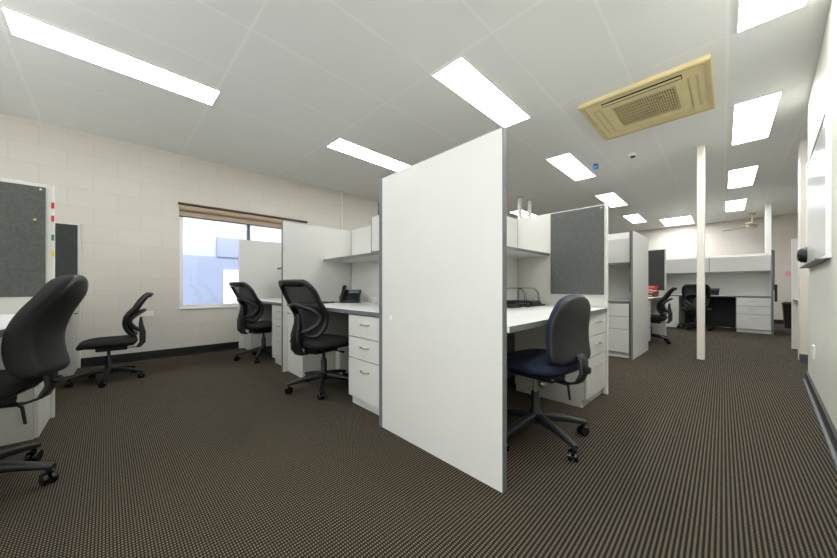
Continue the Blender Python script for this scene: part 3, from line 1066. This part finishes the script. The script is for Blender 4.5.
# document tray on the cabinet beside the tall partition
dt = thing('document_box', 'black document trays on top of the cabinet beside the tall partition', 'tray', (-2.18, 1.80, 1.5525))
obj('base', bx(BM(), (-0.13, -0.13, 0), (0.13, 0.13, 0.055), 0.004), M_BLACK, dt)
obj('upper_tray', bx(BM(), (-0.13, -0.13, 0.088), (0.13, 0.13, 0.118), 0.004), M_BLACK, dt)
for sx in (-1, 1):
    obj('riser', bx(BM(), (sx*0.12-0.008, -0.125, 0.055), (sx*0.12+0.008, 0.125, 0.088)), M_GREYP, dt)
tag(obj('paper_stack', bx(BM(), (-2.29, 1.685, 1.6076), (-2.075, 1.92, 1.624)), M_PAPER), 'papers in the black trays on the cabinet', 'papers')
# organiser on the right desk
og = thing('desk_organiser', 'black wire organiser with upright dividers on the desk of the blue chair', 'organiser', (-1.44, 2.70, DZ), radians(4))
obj('tray', bx(BM(), (-0.15, -0.19, 0), (0.15, 0.19, 0.012), 0.003), M_BLACK, og)
obj('letter_tray', bx(BM(), (-0.13, -0.10, 0.030), (0.13, 0.12, 0.048), 0.003), M_GREYP, og)
for x in (-0.13, 0.13):
    obj('foot_rail', bx(BM(), (x-0.008, -0.10, 0.012), (x+0.008, 0.12, 0.030)), M_BLACK, og)
for y in (-0.16, -0.12, 0.15, 0.175):
    q = BM(); tube(q, [(-0.11, y, 0.012), (-0.11, y, 0.15), (-0.08, y, 0.165), (0.05, y, 0.165), (0.09, y, 0.12), (0.10, y, 0.012)], 0.0028, 8)
    obj('divider', q, M_GREYP, og, True)
st = thing('stapler', 'small black stapler on the desk of the blue chair', 'stapler', (-1.33, 2.36, DZ), radians(70))
obj('base', bx(BM(), (-0.06, -0.016, 0), (0.06, 0.016, 0.008), 0.002), M_BLACK, st)
obj('arm', bx(BM(), (-0.06, -0.013, 0.010), (0.055, 0.013, 0.028), 0.004, Matrix.Rotation(radians(-4), 4, 'Y')), M_GREYP, st)
# red folders
zz = DZ
for i, (h, m, lab, dx) in enumerate(((0.055, M_BROWN, 'brown box file at the bottom of the stack by the dark pinboard', 0), (0.045, M_BROWN, 'brown folder in the middle of the stack by the dark pinboard', 0.01),
                                     (0.014, M_PAPER, 'white papers between the brown and red folders', 0.0), (0.040, M_RED, 'red folder below the topmost of the stack', -0.01), (0.045, M_RED, 'topmost red folder of the stack by the dark pinboard', 0.015))):
    t = thing('box_file' if i != 2 else 'paper_pile', lab, 'folder' if i != 2 else 'papers', (-1.22+dx, 6.86, zz), radians(-3+3*i), 'folders stacked on the desk')
    obj('cover', bx(BM(), (-0.15, -0.12, 0), (0.15, 0.12, h-0.001), 0.003), m, t)
    if i != 2:
        obj('paper_edge', bx(BM(), (-0.10, -0.1215, h*0.40), (0.10, -0.1202, h*0.60)), M_PAPER, t)
    zz += h
# white unit under the telephone desk
cb = thing('computer_case', 'small white computer case under the telephone desk', 'computer', (-2.90, 1.72, 0))
obj('case', bx(BM(), (-0.045, -0.13, 0), (0.045, 0.13, 0.26), 0.004), M_WHITE, cb)
obj('front_bezel', bx(BM(), (-0.040, -0.136, 0.01), (0.040, -0.131, 0.25), 0.002), M_PAPER, cb)
# black fitting on far partition
tag(obj('wall_fitting', bx(BM(), (0.394, 8.93, 0.62), (0.43, 9.02, 0.95), 0.008), M_BLACK), 'narrow black fitting on the end partition right of the farthest drawers', 'fitting')
# pink disc, bin
q = BM(); lathe(q, [(0.065, 0), (0.065, 0.004)], 24, Matrix.Translation((0, 0, 0)) @ Matrix.Rotation(pi/2, 4, 'X'))
tag(obj('notice_disc', q, M_PINK, loc=(0.735, YF, 1.22)), 'round pink notice on the far wall beside the pier', 'notice')
bn = thing('waste_bin', 'tall black bin standing by the far wall', 'bin', (0.74, 10.60, 0))
q = BM(); loft(q, [[(x, y, z) for x, y in rrect(w, w, 0.02, 3)] for w, z in ((0.13, 0), (0.16, 0.50), (0.165, 0.52))]); obj('body', q, M_BLACK, bn, True)
q = BM(); loft(q, [[(x, y, z) for x, y in rrect(w, w, 0.02, 3)] for w, z in ((0.17, 0.52), (0.17, 0.545), (0.14, 0.57))]); obj('lid', q, M_GREYP, bn, True)

# whiteboard on the right wall (its frame follows the wall)
ang = math.atan(0.034)
wb = thing('whiteboard', 'whiteboard on the right wall with a pen tray', 'whiteboard', (rwx(3.80), 3.80, 1.09), -ang)
L2 = 0.71
obj('writing_surface', bx(BM(), (-0.016, -L2, 0.0), (-0.001, L2, 0.89)), M_WB, wb)
bm = BM()
for lo, hi in (((-0.022, -L2-0.012, -0.012), (-0.001, -L2+0.008, 0.902)), ((-0.022, L2-0.004, -0.012), (-0.001, L2+0.012, 0.902)),
               ((-0.022, -L2+0.008, 0.885), (-0.001, L2-0.004, 0.902)), ((-0.022, -L2+0.008, -0.012), (-0.001, L2-0.004, 0.006))):
    bx(bm, lo, hi)
obj('frame', bm, M_WHITE, wb)
obj('pen_tray', bx(bx(BM(), (-0.055, -L2+0.05, -0.018), (-0.003, L2+0.03, -0.013)), (-0.058, -L2+0.05, -0.018), (-0.054, L2+0.03, -0.008)), M_EDGE, wb)
q = BM(); lathe(q, [(0.070, 0), (0.069, 0.012), (0.061, 0.034), (0.045, 0.050), (0.015, 0.055)], 28, Matrix.Rotation(-pi/2, 4, 'Y'))
tag(obj('magnetic_holder', q, M_BLACK, smooth=True, loc=(rwx(4.40)-0.026, 4.40, 1.185)), 'round black magnetic holder stuck on the lower far corner of the whiteboard', 'holder')
